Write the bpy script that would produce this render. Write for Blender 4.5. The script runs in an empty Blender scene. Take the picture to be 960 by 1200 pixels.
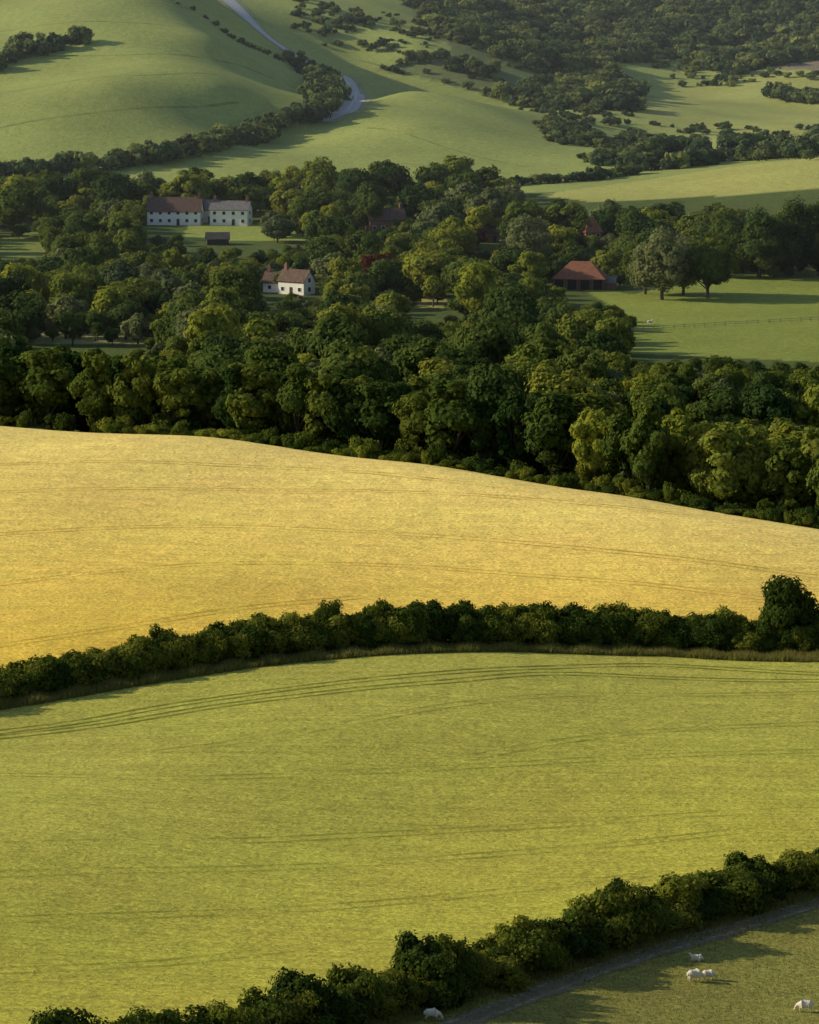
import bpy, math, numpy as np
from mathutils import Vector, Matrix
rng = np.random.default_rng(7)
scene = bpy.context.scene
F = 4500.0/960.0           # focal length in frame widths
PITCH = math.atan(680/4500)
ZC = 110.0                 # eye height on the scarp above datum
cp, sp = math.cos(PITCH), math.sin(PITCH)

# ------------------------------------------------------------------ image pixels to world points and back
def pixel_pt(px, row, d):
    X=(px-480)/4500; Y=(600-row)/4500
    t=d/(cp+Y*sp)
    return X*t, d, ZC+t*(-sp+Y*cp)
def W(px, d):
    return ((px-480)/4500*d*1.005, d)
def proj(x,y,z):
    f=y*cp-(z-ZC)*sp; u=y*sp+(z-ZC)*cp
    return 480+4500*x/f, 600-4500*u/f

# ------------------------------------------------------------------ control points from image pixels and chosen distances -> smooth terrain
cols = {
 -500:[(1200,286),(1000,340),(850,410),(700,492),(600,560),(480,680)],
 0:  [(1200,288),(1000,345),(832,425),(700,500),(600,565),(540,612),(497,660)],
 240:[(1200,290),(1000,350),(790,448),(700,505),(600,568),(550,606),(513,645)],
 480:[(1200,292),(1000,356),(880,402),(764,465),(700,510),(620,560),(575,594),(545,622)],
 720:[(1200,296),(1000,362),(766,468),(700,512),(640,550),(605,572),(580,594)],
 960:[(1200,300),(1040,345),(900,400),(775,465),(720,500),(670,530),(640,549),(622,567)],
 1460:[(1200,306),(1000,362),(800,450),(700,500),(660,535)],
}
far = {
 -500:[(205,1480),(100,1650),(0,1850)],
 0:[(205,1480),(100,1650),(0,1850)],
 130:[(200,1480),(100,1600),(30,1750),(0,1830)],
 250:[(172,1530),(100,1625),(50,1745),(0,1880)],
 355:[(130,1735),(85,1860)],
 310:[(158,1600),(40,1900),(0,2010)],
 420:[(110,1800),(60,1940),(0,2100)],
 480:[(215,1440),(150,1590),(105,1730),(50,1950),(0,2150)],
 570:[(205,1460),(160,1590)],
 660:[(200,1490),(150,1700),(110,1900),(50,2150),(0,2350)],
 820:[(222,1385),(203,1440),(170,1720),(110,2000),(60,2200),(0,2400)],
 960:[(215,1370),(190,1430),(150,1780),(100,2000),(60,2150),(0,2350)],
 1460:[(180,1430),(100,2000),(0,2350)],
}
CP=[]
crest_px=[];crest_d=[]
for px,l in cols.items():
    for r,d in l: CP.append(pixel_pt(px,r,d))
    r,d=l[-1]; x,y,z=pixel_pt(px,r,d); crest_px.append(px);crest_d.append(d)
    for dd,dz in ((45,-8.5),(100,-13)):
        a=W(px,d+dd); CP.append((a[0],a[1],z+dz))
    for dd,zz in ((850,-101),(1000,-103),(1150,-102),(1290,-98)):
        a=W(px,dd); CP.append((a[0],a[1],ZC+zz))
for px,l in far.items():
    for r,d in l: CP.append(pixel_pt(px,r,d))
for px in (-900,0,480,960,1900):
    for dd,zz in ((2700,20),(3300,38),(4300,10)):
        a=W(px,dd); CP.append((a[0],a[1],ZC+zz))
for x in (-300,-80,80,300):
    for y,z in ((-150,8),(0,-2.2),(60,-27),(150,-57),(230,-73)):
        CP.append((x,y,ZC+z))
CP=np.array(CP)
SC=500.0
A=CP[:,:2]/SC; n=len(A)
def kern(r2): return 0.5*r2*np.log(r2+1e-12)
K=kern(((A[:,None]-A[None])**2).sum(-1))+np.eye(n)*2e-5
Pm=np.c_[np.ones(n),A]
M=np.block([[K,Pm],[Pm.T,np.zeros((3,3))]])
sol=np.linalg.solve(M,np.r_[CP[:,2],0,0,0])
wv,av=sol[:n],sol[n:]
def height(x,y):
    x=np.atleast_1d(np.asarray(x,float)); y=np.atleast_1d(np.asarray(y,float))
    sh=x.shape; x=x.ravel()/SC; y=y.ravel()/SC
    out=np.empty(len(x))
    for i in range(0,len(x),20000):
        xx=x[i:i+20000];yy=y[i:i+20000]
        r2=(xx[:,None]-A[None,:,0])**2+(yy[:,None]-A[None,:,1])**2
        out[i:i+20000]=kern(r2)@wv+av[0]+av[1]*xx+av[2]*yy
    X=x*SC;Y=y*SC
    amp=np.clip((Y-1400)/300,0,1)
    out+=amp*(1.5*np.sin(X/37+Y/61)+0.9*np.sin(X/19-Y/43+1.0)+.35*np.sin(X/11+Y/17))
    amp=np.clip((Y-250)/60,0,1)*np.clip((760-Y)/60,0,1)
    out+=amp*(.35*np.sin(X/16+Y/31)+.22*np.sin(X/9-Y/23+2))
    return out.reshape(sh)
DS=np.r_[np.arange(240,720,1.5),np.arange(720,3300,4)]
def G(px,row):
    X=(px-480)/4500; Y=(600-row)/4500
    t=DS/(cp+Y*sp); x=X*t; z=ZC+t*(-sp+Y*cp)
    h=height(x,DS); below=np.nonzero(z<h)[0]
    if len(below)==0: return (x[-1],DS[-1])
    i=below[0]
    if i==0: return (x[0],DS[0])
    a=(z[i-1]-h[i-1]); b=(h[i]-z[i]); k=a/(a+b+1e-9)
    return (x[i-1]+(x[i]-x[i-1])*k, DS[i-1]+(DS[i]-DS[i-1])*k)
def inpoly(x,y,poly):
    res=np.zeros(np.shape(x),bool); m=len(poly)
    for i in range(m):
        x1,y1=poly[i];x2,y2=poly[(i+1)%m]
        c=((y1>y)!=(y2>y)) & (x<(x2-x1)*(y-y1)/(y2-y1+1e-12)+x1)
        res^=c
    return res
def bearing_line(pts):
    g=[G(*p) for p in pts]
    b=np.array([a[0]/a[1] for a in g]); d=np.array([a[1] for a in g])
    o=np.argsort(b)
    return lambda u: np.interp(u,b[o],d[o])
def ub(px): return (px-480)/4500*1.005
low_line=bearing_line([(-200,1340),(150,1262),(280,1236),(400,1206),(600,1142),(740,1098),(850,1066),(960,1036),(1300,960)])
mid_line=bearing_line([(-300,880),(0,832),(150,806),(300,782),(450,768),(600,764),(780,769),(960,776),(1300,800)])
cb=np.array([ub(p) for p in crest_px]); cd=np.array(crest_d,float)
crest_line=lambda u: np.interp(u,cb,cd)

# ------------------------------------------------------------------ mesh helpers
def mesh_arr(name, V, Fc, matidx=None, mats=(), smooth=False):
    me=bpy.data.meshes.new(name)
    V=np.asarray(V,np.float32); Fc=np.asarray(Fc,np.int32)
    m,k=Fc.shape
    me.vertices.add(len(V)); me.vertices.foreach_set("co",V.ravel())
    me.loops.add(m*k); me.loops.foreach_set("vertex_index",Fc.ravel())
    me.polygons.add(m); me.polygons.foreach_set("loop_start",np.arange(0,m*k,k,dtype=np.int32))
    try: me.polygons.foreach_set("loop_total",np.full(m,k,dtype=np.int32))
    except Exception: pass
    for mt in mats: me.materials.append(mt)
    if matidx is not None: me.polygons.foreach_set("material_index",np.asarray(matidx,np.int32))
    me.polygons.foreach_set("use_smooth",np.full(m,smooth))
    me.update(calc_edges=True); me.validate()
    return me
def obj(name, me, parent=None):
    o=bpy.data.objects.new(name,me); scene.collection.objects.link(o)
    if parent is not None: o.parent=parent
    return o
def empty(name, loc=(0,0,0), yaw=0):
    o=bpy.data.objects.new(name,None); o.location=loc; o.rotation_euler=(0,0,yaw)
    o.empty_display_size=0.5
    scene.collection.objects.link(o); return o

# ------------------------------------------------------------------ materials
def newmat(name):
    m=bpy.data.materials.new(name); m.use_nodes=True
    nt=m.node_tree; nt.nodes.clear()
    return m,nt,nt.nodes,nt.links
def simple(name,col,rough=0.8,var=0.25,scale=2.0,bump=0.0):
    m,nt,N,L=newmat(name)
    out=N.new('ShaderNodeOutputMaterial'); b=N.new('ShaderNodeBsdfPrincipled')
    b.inputs['Roughness'].default_value=rough
    b.inputs['Specular IOR Level'].default_value=0.2
    tc=N.new('ShaderNodeTexCoord'); no=N.new('ShaderNodeTexNoise'); no.inputs['Scale'].default_value=scale
    no.inputs['Detail'].default_value=5
    L.new(tc.outputs['Object'],no.inputs['Vector'])
    mr=N.new('ShaderNodeMapRange'); mr.inputs[1].default_value=.3; mr.inputs[2].default_value=.7
    mr.inputs[3].default_value=1-var; mr.inputs[4].default_value=1+var
    L.new(no.outputs['Fac'],mr.inputs[0])
    vm=N.new('ShaderNodeVectorMath'); vm.operation='SCALE'; vm.inputs[0].default_value=col[:3]
    L.new(mr.outputs[0],vm.inputs['Scale']); L.new(vm.outputs[0],b.inputs['Base Color'])
    if bump:
        bp=N.new('ShaderNodeBump'); bp.inputs['Distance'].default_value=bump
        L.new(no.outputs['Fac'],bp.inputs['Height']); L.new(bp.outputs[0],b.inputs['Normal'])
    L.new(b.outputs[0],out.inputs[0]); return m
def leafmat(name,c1,c2,c3,scale=0.35,trans=0.3):
    m,nt,N,L=newmat(name)
    out=N.new('ShaderNodeOutputMaterial')
    tc=N.new('ShaderNodeTexCoord'); no=N.new('ShaderNodeTexNoise'); no.inputs['Scale'].default_value=scale; no.inputs['Detail'].default_value=3
    L.new(tc.outputs['Object'],no.inputs['Vector'])
    oi=N.new('ShaderNodeObjectInfo')
    ad=N.new('ShaderNodeMath'); ad.operation='MULTIPLY_ADD'; ad.inputs[1].default_value=0.9; ad.inputs[2].default_value=-0.45
    L.new(oi.outputs['Random'],ad.inputs[0])
    a2=N.new('ShaderNodeMath'); a2.operation='ADD'; L.new(ad.outputs[0],a2.inputs[0]); L.new(no.outputs['Fac'],a2.inputs[1])
    cr=N.new('ShaderNodeValToRGB'); L.new(a2.outputs[0],cr.inputs[0])
    e=cr.color_ramp.elements; e[0].position=.15; e[0].color=(*c1,1); e[1].position=.9; e[1].color=(*c3,1)
    x=e.new(.5); x.color=(*c2,1)
    d=N.new('ShaderNodeBsdfDiffuse'); t=N.new('ShaderNodeBsdfTranslucent')
    L.new(cr.outputs[0],d.inputs[0])
    hs=N.new('ShaderNodeHueSaturation'); hs.inputs['Hue'].default_value=.48; hs.inputs['Value'].default_value=1.5
    L.new(cr.outputs[0],hs.inputs['Color']); L.new(hs.outputs[0],t.inputs[0])
    mx=N.new('ShaderNodeMixShader'); mx.inputs[0].default_value=trans
    L.new(d.outputs[0],mx.inputs[1]); L.new(t.outputs[0],mx.inputs[2]); L.new(mx.outputs[0],out.inputs[0])
    return m
bark=simple('bark',(.09,.07,.05),.9,.4,3,.02)
leaf_belt=leafmat('leaf_belt',(.03,.056,.014),(.06,.092,.018),(.115,.14,.024))  # darker leaves: shade on the belt's faces put into the colour
leaf_dark=leafmat('leaf_dark',(.036,.066,.02),(.068,.104,.025),(.115,.15,.033))
leaf_mid=leafmat('leaf_mid',(.075,.11,.022),(.13,.168,.03),(.2,.215,.036))
leaf_lime=leafmat('leaf_lime',(.14,.175,.026),(.2,.23,.032),(.25,.265,.038))
leaf_grey=leafmat('leaf_grey',(.08,.11,.048),(.125,.155,.065),(.17,.19,.075))
leaf_far=leafmat('leaf_far',(.042,.07,.036),(.07,.108,.046),(.12,.155,.055),scale=.2)  # bluer, paler far foliage: distance haze put into the leaf colour
leaf_farm=leafmat('leaf_far_light',(.10,.135,.05),(.15,.185,.06),(.2,.23,.07),scale=.2)
leaf_copper=leafmat('leaf_copper',(.07,.022,.014),(.12,.038,.02),(.16,.055,.03))
leaf_hedge=leafmat('leaf_hedge',(.032,.056,.012),(.07,.10,.016),(.15,.165,.024),scale=.6)
leaf_bush=leafmat('leaf_bush',(.07,.10,.018),(.13,.165,.024),(.2,.23,.032),scale=.6)
grass_dry=leafmat('grass_dry',(.17,.17,.045),(.29,.26,.08),(.42,.34,.12),scale=.25)
grass_green=leafmat('grass_green',(.12,.13,.03),(.19,.19,.04),(.26,.24,.06),scale=.25)

# ------------------------------------------------------------------ terrain sheet
inner=np.linspace(-0.135,0.135,300)
outer=np.linspace(0.135,0.75,36)[1:]
us=np.r_[-outer[::-1],inner,outer]
ds=np.r_[np.arange(-150,280,6),np.arange(280,700,0.9),np.arange(700,1340,3.2),np.arange(1340,2600,4.5),np.arange(2600,4600,40)]
U,D=np.meshgrid(us,ds)
XX=U*np.maximum(D,300); YY=D.copy()
ZZ=height(XX,YY)
nr,nc=XX.shape
idx=np.arange(nr*nc).reshape(nr,nc)
Fq=np.stack([idx[:-1,:-1],idx[:-1,1:],idx[1:,1:],idx[1:,:-1]],-1).reshape(-1,4)
V=np.stack([XX,YY,ZZ],-1).reshape(-1,3)
UU=XX/np.maximum(YY,300)
col=np.zeros((nr,nc,3)); crop=np.zeros((nr,nc))
down=np.array([.27,.31,.09]); col[:]=down
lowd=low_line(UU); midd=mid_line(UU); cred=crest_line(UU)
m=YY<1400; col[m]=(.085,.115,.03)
m=YY<lowd; col[m]=(.26,.245,.06)
m=(YY>=lowd)&(YY<midd)
t=np.clip((YY-lowd)/(midd-lowd+1),0,1)[...,None]
col=np.where(m[...,None],np.array([.47,.43,.06])*(1-t)+np.array([.40,.385,.075])*t,col); crop[m]=1
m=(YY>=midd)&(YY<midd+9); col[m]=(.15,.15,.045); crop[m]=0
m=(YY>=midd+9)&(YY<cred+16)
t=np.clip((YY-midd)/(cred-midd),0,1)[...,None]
col=np.where(m[...,None],np.array([.79,.53,.06])*(1-t)+np.array([.88,.68,.21])*t,col); crop[m]=.8  # paler towards the crest: grazing-view sheen put into the crop colour
def paint(pxpoly,c,world=False):
    poly=[G(*p) for p in pxpoly] if not world else pxpoly
    m=inpoly(XX,YY,poly); col[m]=c
paint([(668,328),(740,345),(860,318),(1200,318),(1200,425),(960,424),(740,414),(735,370)],(.23,.27,.055))
paint([(220,262),(350,262),(360,282),(215,282)],(.26,.3,.07))
paint([(0,268),(70,262),(60,300),(-100,310),(-100,268)],(.2,.24,.06))
paint([(490,350),(525,350),(520,362),(488,360)],(.4,.36,.12))
paint([(40,388),(170,392),(170,404),(40,402)],(.34,.33,.14))
paint([(625,229),(760,210),(860,195),(970,184),(1200,170),(1200,222),(960,222),(800,232),(690,236)],(.38,.38,.11))
paint([(690,95),(800,100),(960,80),(1200,60),(1200,150),(960,165),(850,175),(760,150),(690,125)],(.31,.33,.10))
paint([(780,60),(960,35),(1100,40),(1000,85),(850,85)],(.22,.18,.12))
paint([(430,-20),(500,25),(530,60),(440,82),(500,92),(560,108),(640,128),(740,132),(752,112),(720,75),(800,70),(860,90),(960,70),(1100,60),(1100,-30)],(.15,.18,.07))
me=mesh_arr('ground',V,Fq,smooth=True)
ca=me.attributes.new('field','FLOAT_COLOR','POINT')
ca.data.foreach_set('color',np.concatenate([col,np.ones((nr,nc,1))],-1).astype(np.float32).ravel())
fa=me.attributes.new('crop','FLOAT','POINT'); fa.data.foreach_set('value',crop.astype(np.float32).ravel())
m,nt,N,L=newmat('ground_fields')
out=N.new('ShaderNodeOutputMaterial'); b=N.new('ShaderNodeBsdfPrincipled')
b.inputs['Roughness'].default_value=.95; b.inputs['Specular IOR Level'].default_value=.08
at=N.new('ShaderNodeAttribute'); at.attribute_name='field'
ac=N.new('ShaderNodeAttribute'); ac.attribute_name='crop'
tc=N.new('ShaderNodeTexCoord')
def noise(scale,detail=4,stretch=None,rot=0,rough=.55):
    no=N.new('ShaderNodeTexNoise'); no.inputs['Scale'].default_value=scale; no.inputs['Detail'].default_value=detail
    no.inputs['Roughness'].default_value=rough
    if stretch:
        mp=N.new('ShaderNodeMapping'); mp.inputs['Scale'].default_value=stretch; mp.inputs['Rotation'].default_value=(0,0,rot)
        L.new(tc.outputs['Object'],mp.inputs[0]); L.new(mp.outputs[0],no.inputs['Vector'])
    else: L.new(tc.outputs['Object'],no.inputs['Vector'])
    return no.outputs['Fac']
def rng_(f,a,bv,lo=.3,hi=.7):
    mr=N.new('ShaderNodeMapRange'); mr.inputs[1].default_value=lo; mr.inputs[2].default_value=hi
    mr.inputs[3].default_value=a; mr.inputs[4].default_value=bv; L.new(f,mr.inputs[0]); return mr.outputs[0]
def mul(a,bv):
    x=N.new('ShaderNodeMath'); x.operation='MULTIPLY'; L.new(a,x.inputs[0])
    if isinstance(bv,(int,float)): x.inputs[1].default_value=bv
    else: L.new(bv,x.inputs[1])
    return x.outputs[0]
fine=noise(2.0,6,rough=.75); midn=noise(.28,5,rough=.6); big=noise(.018,4)
streak=noise(1.0,4,(.05,1.1,1),.12)
grain=rng_(fine,.5,1.5)
f=mul(mul(grain,rng_(midn,.9,1.1)),rng_(big,.88,1.12))
sk=rng_(streak,.86,1.14)
mxs=N.new('ShaderNodeMix'); mxs.data_type='FLOAT'; mxs.inputs[2].default_value=1.0
L.new(ac.outputs['Fac'],mxs.inputs[0]); L.new(sk,mxs.inputs[3])
f=mul(f,mxs.outputs[0])
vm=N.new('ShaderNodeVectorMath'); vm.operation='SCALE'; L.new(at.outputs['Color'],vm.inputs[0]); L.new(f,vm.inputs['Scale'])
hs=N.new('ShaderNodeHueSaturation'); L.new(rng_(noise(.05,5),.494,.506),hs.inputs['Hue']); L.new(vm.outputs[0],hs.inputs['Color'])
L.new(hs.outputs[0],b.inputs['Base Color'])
bp=N.new('ShaderNodeBump'); bp.inputs['Distance'].default_value=.35; bp.inputs['Strength'].default_value=.6
L.new(fine,bp.inputs['Height']); 
bp2=N.new('ShaderNodeBump'); bp2.inputs['Distance'].default_value=1.0; bp2.inputs['Strength'].default_value=.4
L.new(midn,bp2.inputs['Height']); L.new(bp2.outputs[0],bp.inputs['Normal']); L.new(bp.outputs[0],b.inputs['Normal'])
L.new(b.outputs[0],out.inputs[0])
me.materials.append(m)
ground=obj('ground',me)

# ------------------------------------------------------------------ draped ribbons
def smooth_path(pts,step):
    P=np.array(pts,float); P=np.vstack([2*P[0]-P[1],P,2*P[-1]-P[-2]])
    o=[]
    for i in range(1,len(P)-2):
        L_=np.linalg.norm(P[i+1]-P[i]); k=max(2,int(L_/step))
        for s in np.arange(k)/k:
            a,b_,c,d_=P[i-1],P[i],P[i+1],P[i+2]
            o.append(.5*((2*b_)+(-a+c)*s+(2*a-5*b_+4*c-d_)*s*s+(-a+3*b_-3*c+d_)*s**3))
    o.append(P[-2]); return np.array(o)
def ribbons(name,paths,width,zoff,mat,offsets=(0,),step=2.5,across=3,jit=0.0):
    Vs=[];Fs=[];base=0
    for p in paths:
        c=smooth_path(p,step); T=np.gradient(c,axis=0); T/=np.linalg.norm(T,axis=1)[:,None]+1e-9
        Nn=np.c_[-T[:,1],T[:,0]]
        for o in offsets:
            w=width*(1+jit*rng.uniform(-1,1,len(c)))
            fr=np.linspace(-.5,.5,across)
            pts=c[:,None]+Nn[:,None]*(o+fr[None,:,None]*w[:,None,None])
            z=height(pts[...,0],pts[...,1])+zoff
            v=np.concatenate([pts,z[...,None]],-1).reshape(-1,3)
            id_=np.arange(len(c)*across).reshape(len(c),across)+base
            Fs.append(np.stack([id_[:-1,:-1],id_[:-1,1:],id_[1:,1:],id_[1:,:-1]],-1).reshape(-1,4)); Vs.append(v); base+=len(v)
    return obj(name,mesh_arr(name,np.vstack(Vs),np.vstack(Fs),mats=(mat,),smooth=True))
def brokenmat(name,col,lo,hi,sc=.35,mx_=.85):
    m,nt,N,L=newmat(name); out=N.new('ShaderNodeOutputMaterial'); d=N.new('ShaderNodeBsdfDiffuse'); d.inputs[0].default_value=(*col,1)
    tr=N.new('ShaderNodeBsdfTransparent'); mx=N.new('ShaderNodeMixShader'); tc=N.new('ShaderNodeTexCoord')
    no=N.new('ShaderNodeTexNoise'); no.inputs['Scale'].default_value=sc; no.inputs['Detail'].default_value=6; no.inputs['Roughness'].default_value=.7
    mr=N.new('ShaderNodeMapRange'); mr.inputs[1].default_value=lo; mr.inputs[2].default_value=hi
    mr.inputs[3].default_value=0.0; mr.inputs[4].default_value=mx_
    L.new(tc.outputs['Object'],no.inputs[0]); L.new(no.outputs['Fac'],mr.inputs[0]); L.new(mr.outputs[0],mx.inputs[0])
    L.new(tr.outputs[0],mx.inputs[1]); L.new(d.outputs[0],mx.inputs[2]); L.new(mx.outputs[0],out.inputs[0]); return m
tg=brokenmat('tram_green',(.16,.18,.035),.2,.6,.35,.8); tgf=brokenmat('tram_green_faint',(.22,.24,.045),.38,.74,.12,.68)  # dark tramlines: shade between the crop walls put into the strip colour
tw=brokenmat('tram_gold',(.42,.29,.05),.32,.72,.12,.7); tf=brokenmat('sheep_track',(.15,.18,.06),.35,.7,.05,.5)  # tram_gold: crop-wall shade likewise painted as a darker strip
GP=lambda l:[G(*p) for p in l]
ribbons('crop_tramlines_green',[GP(l) for l in (
 [(-80,868),(0,858),(100,845),(200,827),(350,806),(480,792),(620,783),(780,780),(960,790),(1040,795)],
 [(-80,872),(0,864),(120,850),(240,830),(380,812),(520,799),(680,790),(960,798),(1040,803)],
 )],.6,.05,tg,(-.95,.95),jit=.3)
ribbons('crop_tramlines_green',[GP(l) for l in (
 [(180,882),(330,862),(450,840),(550,824),(700,814),(960,812),(1040,812)],
 [(540,890),(680,866),(800,855),(960,848),(1040,845)],
 [(-60,994),(0,990),(250,986),(500,975),(750,960),(1020,948)],
 [(-60,1028),(0,1025),(300,1018),(600,1000),(860,975)],
 [(-60,1082),(0,1079),(300,1068),(560,1048),(760,1025)],
 [(-60,1142),(0,1138),(200,1128),(450,1098)],
 [(-60,912),(0,908),(200,912),(420,905),(700,890),(1000,880)],
 )],.5,.05,tgf,(-.95,.95),jit=.3)
ribbons('crop_tramlines_gold',[GP(l) for l in (
 [(-60,579),(0,577),(200,573),(450,576),(700,592),(880,612)],
 [(-60,632),(0,626),(200,617),(400,622),(600,635),(800,655),(1000,680)],
 [(-60,694),(0,685),(150,668),(300,660),(500,665),(700,680),(900,702)],
 [(-60,768),(0,757),(150,734),(300,711),(420,700)],
 [(-60,545),(150,541),(400,552),(600,572)],
 )],.55,.05,tw,(-.95,.95),jit=.3)
ribbons('sheep_paths',[GP(l) for l in (
 [(-40,78),(60,66),(160,64),(250,70),(320,92)],[(-40,110),(80,96),(180,88),(300,98)],[(190,0),(240,20),(280,45),(340,68)],
 [(430,150),(520,172),(620,196)],[(420,70),(480,85),(560,104)],[(0,150),(150,128),(280,120)],
 [(-20,40),(60,28),(140,26),(220,34)],[(540,150),(600,160),(660,172)],[(450,190),(520,196),(600,204)])],1.6,.12,tf,(0,),step=6)
asph=simple('asphalt',(.38,.38,.385),.7,.12,.5)
road_pts=GP([(236,-25),(262,-4),(278,10),(298,30),(322,50),(352,68),(388,86),(408,98),(417,110),(412,123),(396,133),(372,142)])
ribbons('road_verge',[road_pts],14,.18,simple('verge',(.24,.25,.12),.9,.3,.4),step=4,across=5)
ribbons('road',[road_pts],8.0,.30,asph,step=4,across=5)
ribbons('road_centre_line',[road_pts],.25,.34,simple('line_paint',(.75,.75,.72)),step=4)
trk=GP([(400,1258),(520,1208),(590,1180),(680,1145),(770,1114),(860,1088),(960,1058),(1060,1030)])
ribbons('dirt_track',[trk],2.6,.05,brokenmat('track_soil',(.24,.20,.135),.2,.5,.9,.7),(0,),jit=.3,across=4)
ribbons('track_ruts',[trk],.5,.07,brokenmat('rut_chalk',(.40,.35,.25),.4,.65,1.2,.8),(-.8,.8),jit=.3)

# ------------------------------------------------------------------ foliage meshes
def unit(v): return v/(np.linalg.norm(v,axis=-1,keepdims=True)+1e-9)
def leafquads(C,Nn,S,r):
    t=unit(np.cross(Nn,unit(r.normal(size=C.shape)))); b_=np.cross(Nn,t)
    S=S[:,None]; j=lambda:r.uniform(.35,.65,(len(C),1))
    v=np.stack([C+t*S*j(),C+b_*S*j(),C-t*S*j(),C-b_*S*j()],1).reshape(-1,3)
    return v,np.arange(len(v)).reshape(-1,4)
def limb(p0,p1,r0,r1,k=6):
    p0=np.array(p0,float);p1=np.array(p1,float); d=unit(p1-p0); a=unit(np.cross(d,[.3,.9,.2])); b_=np.cross(d,a)
    an=np.arange(k)/k*2*math.pi; c=np.cos(an)[:,None]*a+np.sin(an)[:,None]*b_
    v=np.vstack([p0+c*r0,p1+c*r1]); i=np.arange(k); jn=(i+1)%k
    return v,np.stack([i,jn,jn+k,i+k],1)
def make_tree(name,seed,H,R,mat,lobes=34,leaf=.85,nleaf=5400,base=.12,shape=1.0,bush=False):
    r=np.random.default_rng(seed)
    Vs=[];Fs=[];Ms=[];nb=0
    def add(v,f,mi):
        nonlocal nb
        Vs.append(v);Fs.append(f+nb);Ms.append(np.full(len(f),mi));nb+=len(v)
    zc=H*(base+(1-base)*.48) if not bush else H*.45
    hz=H*(1-base)*.5 if not bush else H*.5
    dirs=unit(r.normal(size=(lobes,3)))
    if bush:
        dirs[:,2]=r.uniform(-.95,1,lobes); 
    rad=r.uniform(.4,.92,lobes)
    prof=1-.25*np.clip(dirs[:,2],0,1)*shape
    sx=r.uniform(.82,1.18); 
    Lc=np.c_[dirs[:,0]*R*rad*prof*sx,dirs[:,1]*R*rad*prof/sx,zc+dirs[:,2]*(hz*.85)*rad]
    Lr=R*r.uniform(.15,.42,lobes)
    Lc[:,2]=np.minimum(Lc[:,2],H-Lr*.7)
    w=Lr**2;w/=w.sum(); li=r.choice(lobes,nleaf,p=w)
    dd=unit(r.normal(size=(nleaf,3))); 
    rr=Lr[li]*r.uniform(.62,1.14,nleaf)*(1+.2*np.sin(dd[:,0]*5+li)*np.cos(dd[:,1]*6+li))
    C=Lc[li]+dd*rr[:,None]*np.array([1,1,.8])
    cc=unit(C-np.array([0,0,zc*.9]))
    Nn=unit(dd*.6+cc*.7+r.normal(size=dd.shape)*.4)
    if bush: C[:,2]=np.maximum(C[:,2],r.uniform(0,.4,nleaf))
    else:
        keep=C[:,2]>H*base*.4; C=C[keep];Nn=Nn[keep]
    v,f=leafquads(C,Nn,leaf*r.uniform(.6,1.35,len(C)),r); add(v,f,0)
    tr=H*.018+.06
    v,f=limb((0,0,-.8),(r.normal()*.2,r.normal()*.2,H*(base+.1)),tr*1.5,tr,8); add(v,f,1)
    for i in range(0,lobes,2 if lobes<40 else 3):
        s=(0,0,H*(base*.6+.12*r.random()+.05)); v,f=limb(s,Lc[i],tr*.5,tr*.12,5); add(v,f,1)
    return mesh_arr(name,np.vstack(Vs),np.vstack(Fs),np.concatenate(Ms),(mat,bark))
def variants(pref,n,**k):
    return [make_tree(pref+str(i),k.get('seed',0)+i*13+1,**{a:b for a,b in k.items() if a!='seed'}) for i in range(n)]
T_dark=variants('oak_dark',5,seed=10,H=16,R=7.2,mat=leaf_dark)
T_mid=variants('ash_mid',4,seed=90,H=16,R=6.6,mat=leaf_mid)
T_lime=variants('lime_tree_mesh',2,seed=170,H=16,R=6.0,mat=leaf_lime)
T_grey=variants('willow_mesh',2,seed=210,H=14,R=6.4,mat=leaf_grey)
T_tall=variants('beech_tall',5,seed=250,H=19,R=4.9,mat=leaf_belt,base=.06,lobes=46,leaf=.75,nleaf=7500)
T_tallm=variants('beech_tall_m',3,seed=320,H=19,R=5.2,mat=leaf_mid,base=.05,lobes=46,leaf=.75,nleaf=7500)
T_talll=variants('beech_tall_l',2,seed=360,H=19,R=5.4,mat=leaf_lime,base=.05,lobes=46,leaf=.75,nleaf=7500)
T_far=variants('scrub_far',4,seed=330,H=6,R=4,mat=leaf_far,lobes=16,leaf=.95,nleaf=650,bush=True)
T_farm=variants('scrub_far_m',3,seed=370,H=6,R=4,mat=leaf_farm,lobes=16,leaf=.95,nleaf=650,bush=True)
B_hedge=variants('hedge_bush',7,seed=400,H=5.2,R=3.0,mat=leaf_hedge,lobes=44,leaf=.30,nleaf=10000,bush=True)
B_small=variants('small_bush',3,seed=450,H=2.4,R=2.2,mat=leaf_bush,lobes=20,leaf=.28,nleaf=3000,bush=True)
B_smalld=variants('small_bush_dark',3,seed=480,H=2.4,R=2.2,mat=leaf_hedge,lobes=20,leaf=.28,nleaf=3000,bush=True)

def place(mesh,name,x,y,s,parent=None,sz=None,yaw=None):
    o=obj(name,mesh,parent); z=float(height(x,y)[0])
    o.location=(x,y,z-.15); o.rotation_euler=(0,0,rng.uniform(0,6.28) if yaw is None else yaw)
    o.scale=(s*rng.uniform(.9,1.1),s*rng.uniform(.9,1.1),(sz or s))
    return o
pick=lambda l:l[rng.integers(len(l))]

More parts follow.
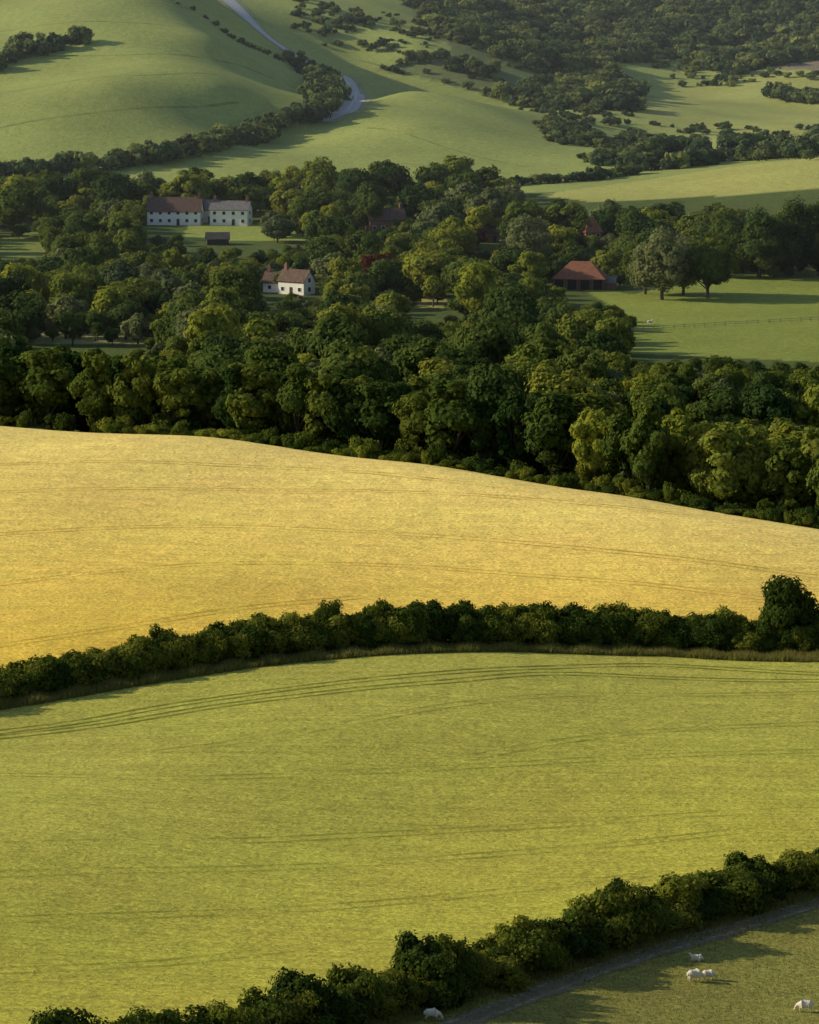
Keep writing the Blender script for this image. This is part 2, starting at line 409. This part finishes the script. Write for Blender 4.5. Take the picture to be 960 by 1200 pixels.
# tree belt behind the golden field
belt=empty('woodland_belt')
for off,sp_ in ((17,5),(24,5.5),(36,7),(50,9),(70,11),(98,14)):
    x=-125.0
    while x<125:
        u0=x/640; d=float(crest_line(u0))+off+rng.uniform(-4,4)*(off>20)
        xx=u0*d+rng.uniform(-1.5,1.5)
        px=480+4500*u0
        right=np.clip((px-600)/160,0,1)
        if off==17:
            place(pick(B_smalld),'understorey',xx,d,rng.uniform(.8,1.5),belt,rng.uniform(.8,1.8)); x+=sp_*rng.uniform(.7,1.4); continue
        h=rng.uniform(.86,1.04)*(1.0 if off>26 else .92)*(1+.06*right)
        q=rng.random()
        pool=(T_talll if q<.3*right+.01 else T_tallm) if q<.05+.7*right else T_tall  # sunlit right end painted with lighter leaf pools, shaded left with dark ones
        place(pick(pool),'belt_tree',xx,d,h*rng.uniform(.8,1.15),belt,h)
        x+=sp_*rng.uniform(.7,1.3)
ch=empty('field_edge_hedge')
x=-62.0
while x<80:
    u0=x/640; px=480+4500*u0
    if px>120:
        d=float(crest_line(u0))+7+rng.uniform(-1,1)
        place(pick(B_small if px<440 and rng.random()<.75 else B_smalld),'edge_bush',u0*d,d,rng.uniform(.7,1.2),ch,rng.uniform(.45,1.1)*(1+.7*(rng.random()<.12)))
    x+=rng.uniform(1.3,2.6)

# village trees, with kept-open sight to the houses and paddocks
CLEAR=[(174,302,214,268,1300),(222,352,258,281,1230),(314,372,312,338,1098),(648,718,294,328,1110),(684,700,254,272,1215),
       (430,475,246,255,1262),(748,975,326,412,1200),(668,735,330,346,1100),(0,42,268,296,1240),(488,524,350,361,1050),(562,580,272,284,1235),
       (40,165,388,400,950),(240,270,264,278,1220)]
VT=empty('village_woodland')
pts=[]
def blocked(x,y,H,R):
    z=float(height(x,y)[0]); p,rb=proj(x,y,z); _,rt=proj(x,y,z+H*1.08); w=R*4500/y
    for a,b_,c,d_,dm in CLEAR:
        if y<dm+8 and p+w>a and p-w<b_ and rb>c and rt<d_ : return True
    return False
tries=0
while tries<16000:
    tries+=1
    d=rng.uniform(760,1395); u0=rng.uniform(-.15,.15); x=u0*d; px=480+4500*u0
    if px>600 and d>1270: continue
    if px>1000 and rng.random()<.5: continue
    s=rng.choice([.42,.65,.85,1.0,1.15],p=[.16,.2,.28,.24,.12]) if tries<9000 else rng.choice([.3,.42,.6])
    if any((x-a)**2+(d-b_)**2<(5.7*(s+c))**2 for a,b_,c in pts): continue
    H=16*s; R=7*s
    if blocked(x,d,H,R): continue
    pts.append((x,d,s))
    q=rng.random()
    pool=T_dark if q<.46 else T_mid if q<.78 else T_grey if q<.89 else T_lime
    place(pick(pool),'village_tree',x,d,s,VT,s*rng.uniform(.8,1.08))
print('village trees',len(pts))
def tree_at(name,mesh,px,d=None,H=16,wide=1.0,H0=16):
    x,y=W(px,d)
    s=H/H0; o=place(mesh,name,x,y,s*wide,None,s); return o
big2=make_tree('oak_large_mesh_b',911,20,8.5,leaf_grey,lobes=60,leaf=.7,nleaf=12000,base=.06)
bigm=make_tree('oak_large_mesh',901,20,8.5,leaf_mid,lobes=60,leaf=.7,nleaf=12000,base=.06)
bigd=make_tree('oak_large_mesh_c',921,22,8.5,leaf_dark,lobes=60,leaf=.7,nleaf=12000,base=.05)
copper=make_tree('copper_beech_mesh',931,14,5.5,leaf_copper,lobes=34,leaf=.7,nleaf=6000,base=.1)
lime=make_tree('lime_large_mesh',941,17,7,leaf_lime,lobes=44,leaf=.7,nleaf=9000,base=.1)
for px,d,mm,H,H0 in ((775,1082,big2,21,20),(828,1088,bigm,20,20),(756,1098,bigm,17,20),(800,1095,big2,18,20),(622,1150,big2,19,20),(530,1170,lime,17,17),
                 (890,1142,bigd,22,22),(925,1150,bigd,24,22),(965,1150,bigd,25,22),(1000,1150,bigd,23,22),(860,1160,bigd,16,22),
                 (120,1120,bigd,17,22),(80,1130,bigd,15,22),(700,1000,bigd,8,22),(655,990,bigd,9,22)):
    tree_at('oak_tree' if mm is not lime else 'lime_tree',mm,px,d,H,1.0,H0)
tree_at('copper_beech_tree',copper,440,1095,14,1.0,14)
tree_at('copper_beech_tree',copper,560,1225,8,1.0,14)
# hedge across the fields
mh=empty('field_hedge')
x=-62.0
while x<62:
    u0=x/455
    px=480+4500*u0
    hh=np.interp(px,[0,120,300,480,640,800,960],[4.5,4.9,5.8,6.4,6.0,5.5,5.4])
    grp=1+.07*math.sin(x*.55)+.06*math.sin(x*1.31+1)
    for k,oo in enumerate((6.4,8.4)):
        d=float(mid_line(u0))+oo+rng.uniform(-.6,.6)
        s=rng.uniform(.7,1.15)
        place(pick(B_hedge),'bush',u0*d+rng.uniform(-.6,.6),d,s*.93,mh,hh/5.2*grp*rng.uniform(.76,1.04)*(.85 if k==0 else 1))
    x+=rng.uniform(1.0,2.3)
hm=make_tree('hawthorn_mesh',951,10,3.8,leaf_hedge,lobes=46,leaf=.36,nleaf=12000,base=.1)
x_,y_=W(930,474); place(hm,'hawthorn_tree',x_,y_,.92,None,1.1)
# lower hedge
lh=empty('lower_hedge')
x=-42.0
while x<52:
    u0=x/325
    d0=float(low_line(u0))
    grp=1+.16*math.sin(x*.8+.5)+.14*math.sin(x*1.9)
    s=rng.uniform(.6,1.15)
    for oo in (-.6,1.8):
        d=d0+oo+rng.uniform(-.7,.7)
        place(pick(B_hedge),'bush',u0*d+rng.uniform(-.5,.5),d,s*rng.uniform(.8,1.05),lh,grp*rng.uniform(.6,1.12)*.93*(.8 if oo<0 else 1))
    x+=rng.uniform(1.0,2.6)
# far hedges & scrub
def far_line(name,pxs,H,step,spread=2.0,two=True):
    e=empty(name); c=smooth_path(GP(pxs),step)
    for p in c:
        for k in range(2 if two else 1):
            if rng.random()<.07: continue
            h=H*rng.uniform(.55,1.25)/6
            place(pick(T_far+T_farm[:1]),'shrub',p[0]+rng.uniform(-spread,spread),p[1]+rng.uniform(-spread,spread),h*rng.uniform(.9,1.2),e,h)
far_line('downland_hedge',[(-60,212),(0,207),(60,203),(120,197),(190,187),(250,174),(310,157),(350,143),(376,126),(382,106),(366,90),(345,76)],8,4.0,4.0)
far_line('downland_hedge',[(-40,84),(0,76),(45,60),(92,50)],8,4,5)
far_line('downland_hedge',[(530,222),(600,217),(690,211),(740,204)],5,4)
far_line('downland_hedge',[(740,200),(800,196),(860,186),(960,182),(1050,178)],7,5,3)
far_line('downland_hedge',[(0,238),(50,233),(120,228),(180,226)],7,6,3)
far_line('downland_hedge',[(905,115),(940,120),(1000,118)],9,6,4)
far_line('downland_hedge',[(200,0),(240,20),(285,52),(335,72)],2.5,5,1.5,True)
def far_patch(name,poly,n,hmin,hmax,pool,seed=1,thr=-.9):
    r=np.random.default_rng(seed); e=empty(name); P=np.array(GP(poly)); lo=P.min(0);hi=P.max(0); k=0;t=0
    while k<n and t<n*40:
        t+=1; x=r.uniform(lo[0],hi[0]);y=r.uniform(lo[1],hi[1])
        if not inpoly(np.array(x),np.array(y),P): continue
        q=math.sin(x*.05+y*.021)+math.sin(x*.023-y*.034)+.7*math.sin(x*.11-y*.07)+.6*math.sin(x*.09+y*.13+1)
        if q+r.normal()*.25<thr: continue
        h=(hmin+(hmax-hmin)*r.random()**1.8)/6*(1.1 if q>thr+.8 else .8)
        place(pool[r.integers(len(pool))],'shrub',x,y,h*r.uniform(.95,1.45),e,h); k+=1
far_patch('hillside_woodland',[(430,-20),(500,25),(530,60),(440,82),(500,92),(560,108),(640,128),(740,132),(752,112),(720,75),(800,70),(860,90),(960,70),(1100,60),(1100,-30)],3100,2.5,10,T_far+T_farm[:2],2,-1.35)
far_patch('hillside_woodland',[(640,-20),(700,40),(800,62),(960,50),(1100,40),(1100,-30)],700,5,10,T_far,12,-2.0)
far_patch('hillside_scrub',[(330,0),(430,0),(520,30),(540,80),(420,60),(350,45)],110,1.5,5,T_far,4,-.6)
far_patch('hillside_scrub',[(628,145),(700,152),(760,190),(740,200),(690,192),(640,165)],190,2.5,6,T_farm+T_far,5)
far_patch('hillside_scrub',[(728,155),(800,160),(825,182),(750,178)],90,5,8,T_far,6)
far_patch('hillside_scrub',[(760,75),(960,50),(1000,95),(800,104)],180,1.5,5,T_farm+T_far[:1],7,-.6)
far_patch('hillside_scrub',[(600,122),(760,140),(960,150),(960,160),(760,152),(640,140)],60,2,5,T_far,17,-3)
far_patch('downland_copse',[(840,175),(955,170),(955,188),(850,188)],60,6,11,T_far,8)

# ------------------------------------------------------------------ rough grass
def blades(name,X,Y,Hh,Wd,mat):
    n=len(X); z=height(X,Y); a=rng.uniform(0,6.28,n); ln=rng.normal(size=(n,2))*.3
    b0=np.c_[X,Y,z-.05]; t=np.c_[np.cos(a),np.sin(a),np.zeros(n)]*Wd
    top=b0+np.c_[ln*Hh[:,None],Hh]; 
    v=np.stack([b0-t,b0+t,top],1).reshape(-1,3)
    return obj(name,mesh_arr(name,v,np.arange(len(v)).reshape(-1,3),mats=(mat,)))
n=60000; u0=rng.uniform(-.135,.135,n); d=mid_line(u0)+rng.uniform(0,1,n)**.8*4.8-.3
blades('rough_grass_margin',u0*d,d,rng.uniform(.3,.8,n)*(1+.5*np.sin(u0*300)**2),.06,grass_dry)
n=45000; u0=rng.uniform(-.1,.14,n); d=low_line(u0)-1.5-rng.exponential(1.6,n)
blades('rough_grass_verge',u0*d,d,rng.uniform(.15,.7,n),.06,grass_dry)
n=80000; u0=rng.uniform(-.03,.14,n); d=rng.uniform(262,350,n); k=d<low_line(u0)-2
blades('pasture_grass',(u0*d)[k],d[k],rng.uniform(.05,.22,n)[k],.05,grass_green)

# ------------------------------------------------------------------ buildings
m_white=simple('white_render',(.8,.78,.72),.8,.06,1); m_brick=simple('brick',(.22,.12,.085),.9,.25,1.5)
m_tile=simple('clay_tile',(.12,.075,.06),.85,.3,1.2); m_tileo=simple('clay_tile_red',(.25,.105,.065),.85,.25,1.2); m_slate=simple('slate',(.15,.14,.14),.7,.25,1.2)
m_shed=simple('shed_roof',(.07,.065,.06),.8,.3,1.5)
m_glass=simple('window_glass',(.03,.035,.04),.15,.1); m_dark=simple('dark_opening',(.015,.013,.012)); m_timber=simple('dark_timber',(.06,.05,.04),.9,.3)
def box(name,c,s,mat,par,yaw=0):
    v=np.array([[x,y,z] for x in(-.5,.5) for y in(-.5,.5) for z in(-.5,.5)])*s
    v=v+np.array(c); f=[[0,1,3,2],[4,6,7,5],[0,4,5,1],[2,3,7,6],[0,2,6,4],[1,5,7,3]]
    return obj(name,mesh_arr(name,v,f,mats=(mat,)),par)
def polym(name,v,fs,mat,par):
    me=bpy.data.meshes.new(name); me.from_pydata(v,[],fs); me.materials.append(mat); return obj(name,me,par)
def house(name,px,d,yaw,L_,Wd,h,rh,wall,roof,hip=0.0,chim=1,floors=2,windows=True,door=True,barn=False):
    x,y=W(px,d); z=float(height(x,y)[0]); e=empty(name,(x,y,z),yaw)
    a,b_=L_/2,Wd/2
    v=[(-a,-b_,-1),(a,-b_,-1),(a,b_,-1),(-a,b_,-1),(-a,-b_,h),(a,-b_,h),(a,b_,h),(-a,b_,h)]
    fs=[(0,1,5,4),(1,2,6,5),(2,3,7,6),(3,0,4,7)]
    if hip<=0:
        v+=[(-a,0,h+rh),(a,0,h+rh)]; fs=[(0,1,5,4),(1,2,6,9,5),(2,3,7,6),(3,0,4,8,7)]
    polym('walls',v,fs,wall,e)
    o=.45; A_=a+o;B_=b_+o; hl=h-o*rh/b_+.12; hp=hip*a if hip>0 else 0
    top=[(-A_+hp+(o if hip else 0),0,h+rh+.15),(A_-hp-(o if hip else 0),0,h+rh+.15)]
    v=[(-A_,-B_,hl),(A_,-B_,hl),(A_,B_,hl),(-A_,B_,hl)]+top
    fs=[(0,1,5,4),(2,3,4,5)]
    if hip>0: fs+=[(1,2,5),(3,0,4)]
    ro=polym('roof',v,fs,roof,e); sm=ro.modifiers.new('thick','SOLIDIFY'); sm.thickness=.18; sm.offset=-1
    if windows:
        nw=max(2,int(L_/3)); 
        for fl in range(floors):
            for i in range(nw):
                wx=-a+(i+.5)*L_/nw; wz=1.5+fl*2.6
                if wz+.7>h: continue
                if door and fl==0 and i==nw//2:
                    box('door',(wx,-b_-.03,1.05),(1,.1,2.1),m_timber,e); continue
                for sgn,nm in ((-1,'front'),(1,'back')):
                    box('window_frame_'+nm,(wx,sgn*(b_+.02),wz),(1.25,.08,1.3),m_white,e); box('window_'+nm,(wx,sgn*(b_+.05),wz),(1.0,.06,1.05),m_glass,e)
            for sgn in (-1,1):
                box('gable_window',(sgn*(a+.03),0,1.5+fl*2.6),(.08,1.1,1.2),m_glass,e)
    if barn:
        for i in range(4): box('bay_opening',(-a+(i+.5)*L_/4,-b_-.03,h*.45),(L_/4*.7,.12,h*.85),m_dark,e)
        for i in range(5): box('oak_post',(-a+i*L_/4*.985+.1,-b_-.13,h*.5),(.25,.14,h),m_timber,e)
    for i in range(chim):
        cx=(-a+.9) if i==0 else (a-.9)
        box('chimney',(cx,0,h+rh+.5),(.9,.9,2.2),m_brick,e); box('chimney_pot',(cx,0,h+rh+1.8),(.35,.35,.45),m_tileo,e)
    return e
house('farm_house',207,1300,-.08,18,8.5,4.8,4.2,m_white,m_tile,chim=2)
house('cottage',243,1308,-.2,8,6.5,4.6,3.0,m_white,m_slate,chim=1)
house('white_house',272,1298,-.2,13,7,5.4,2.6,m_white,m_slate,chim=2)
house('garden_barn',256,1235,.1,7,5,2.0,1.8,m_timber,m_shed,chim=0,windows=False)
house('white_cottage',348,1100,-.6,9,5.5,4.0,2.9,m_white,m_tile,chim=1)
house('brick_cottage',328,1106,-.3,8,6,3.0,2.8,m_white,m_tile,chim=1)
house('brick_house',452,1276,.2,12,8,4.2,3.4,m_brick,m_tile,chim=2)
house('clay_roof_barn',680,1114,-.18,15,9.5,3.4,4.4,m_brick,m_tileo,hip=.62,chim=0,windows=False,barn=True)
house('stable',709,1112,-.18,6,5,2.2,1.5,m_brick,m_slate,chim=0,windows=False)
house('oast_house',692,1232,.3,5.5,5.5,5.5,4.2,m_brick,m_tileo,hip=.9,chim=0)
house('red_roof_cottage',570,1246,.2,8,6,3.4,2.8,m_brick,m_tile,chim=1)

fe=empty('paddock_fence'); wood=simple('fence_wood',(.25,.22,.18))
for pl in ([(742,388),(850,382),(960,376),(1020,374)],[(860,326),(1000,322)]):
    c=smooth_path(GP(pl),3.0); z=height(c[:,0],c[:,1])
    for i,p in enumerate(c):
        box('post',(p[0],p[1],z[i]+.6),(.14,.14,1.3),wood,fe)
    Vs=[];Fs=[];nb=0
    for i in range(len(c)-1):
        for hh in (.5,1.0):
            v,f=limb((c[i][0],c[i][1],z[i]+hh),(c[i+1][0],c[i+1][1],z[i+1]+hh),.05,.05,4); Vs.append(v);Fs.append(f+nb);nb+=len(v)
    obj('rails',mesh_arr('rails',np.vstack(Vs),np.vstack(Fs),mats=(wood,)),fe)

# ------------------------------------------------------------------ sheep
fleece=simple('fleece',(.62,.57,.47),.95,.15,10,.03)
def sheep(px,row,yaw,pose='graze',s=1.0):
    x,y=G(px,row); z=float(height(x,y)[0]); e=empty('sheep',(x,y,z),yaw); e.scale=(s,s,s)
    lie=pose=='lie'; dz=-.30 if lie else 0
    if pose=='graze': nk=[(.52,0,.56,.15),(.66,0,.34,.1),(.72,0,.22,.085),(.80,0,.08,.05)]
    elif lie: nk=[(.48,0,.50,.15),(.56,0,.64,.1),(.64,0,.70,.085),(.78,0,.63,.05)]
    else: nk=[(.5,0,.8,.16),(.62,0,.98,.11),(.7,0,1.04,.09),(.86,0,.96,.055)]
    vs=[(-.12,0,.64+dz,.31),(-.42,0,.64+dz,.27),(-.6,0,.6+dz,.16),(.16,0,.62+dz,.30),(.36,0,.63+dz,.24)]
    ed=[(0,1),(1,2),(0,3),(3,4)]
    prev=4
    for v in nk: vs.append(v); ed.append((prev,len(vs)-1)); prev=len(vs)-1
    head=len(vs)-2
    vs.append((-.68,0,.45+dz,.05)); ed.append((2,len(vs)-1))
    for sg in (-1,1):
        if lie:
            fl=[(.33,.16*sg,.2,.08),(.48,.2*sg,.08,.045),(.3,.22*sg,.05,.035)]; hl=[(-.35,.2*sg,.2,.12),(-.2,.27*sg,.1,.06),(-.4,.3*sg,.05,.035)]
        else:
            fl=[(.3,.13*sg,.42,.085),(.31,.13*sg,.24,.042),(.30,.13*sg,.03,.034)]; hl=[(-.4,.14*sg,.44,.13),(-.53,.14*sg,.26,.048),(-.5,.14*sg,.03,.036)]
        for ch_,root in ((fl,4),(hl,1)):
            p=root
            for v in ch_: vs.append(v); ed.append((p,len(vs)-1)); p=len(vs)-1
        h=vs[head]; vs.append((h[0]-.04,.13*sg,h[2]+.03,.028)); ed.append((head,len(vs)-1))
    me=bpy.data.meshes.new('fleece_body'); me.from_pydata([v[:3] for v in vs],ed,[]); me.materials.append(fleece)
    o=obj('body',me,e); md=o.modifiers.new('skin','SKIN'); md.use_smooth_shade=True
    for i,v in enumerate(vs): me.skin_vertices[0].data[i].radius=(v[3],v[3])
    me.skin_vertices[0].data[0].use_root=True
    sb=o.modifiers.new('sub','SUBSURF'); sb.levels=2; sb.render_levels=2
sheep(816,1126,2.9,'lie',.9); sheep(815,1150,.3,'graze',1.1); sheep(831,1148,.1,'graze',.9); sheep(943,1186,2.9,'graze',1.1); sheep(507,1196,.2,'graze',1.05)
sheep(762,380,.4,'stand',1.2)

# ------------------------------------------------------------------ valley air
m,nt,N,L=newmat('haze_air'); out=N.new('ShaderNodeOutputMaterial'); vs_=N.new('ShaderNodeVolumeScatter')
vs_.inputs['Color'].default_value=(.80,.89,1,1); vs_.inputs['Density'].default_value=5e-5; vs_.inputs['Anisotropy'].default_value=.1
L.new(vs_.outputs[0],out.inputs['Volume'])
hz=box('haze',(0,2550,ZC-20),(4400,3500,400),m,None)

# ------------------------------------------------------------------ light
EL=math.radians(23); AZ=math.radians(8)
S=Vector((-math.cos(AZ)*math.cos(EL),math.sin(AZ)*math.cos(EL),math.sin(EL)))
sun=bpy.data.lights.new('sun','SUN'); sun.energy=5; sun.angle=math.radians(.5); sun.color=(1,.88,.62)
so=bpy.data.objects.new('sun',sun); scene.collection.objects.link(so); so.rotation_euler=S.to_track_quat('Z','Y').to_euler(); so.location=(-200,300,400)
w=bpy.data.worlds.new('World'); scene.world=w; w.use_nodes=True; nt=w.node_tree
sk=nt.nodes.new('ShaderNodeTexSky'); sk.sky_type='NISHITA'; sk.sun_disc=False; sk.sun_elevation=EL; sk.sun_rotation=math.atan2(S.x,S.y)
bg=nt.nodes['Background']; nt.links.new(sk.outputs[0],bg.inputs[0]); bg.inputs[1].default_value=.12
cam=bpy.data.cameras.new('camera'); co=bpy.data.objects.new('camera',cam); scene.collection.objects.link(co)
cam.sensor_fit='HORIZONTAL'; cam.sensor_width=36; cam.lens=36*F; cam.clip_start=1; cam.clip_end=9000
co.location=(0,0,ZC); co.rotation_euler=(math.pi/2-PITCH,0,0); scene.camera=co
scene.view_settings.view_transform='Standard'; scene.view_settings.look='None'; scene.view_settings.exposure=0
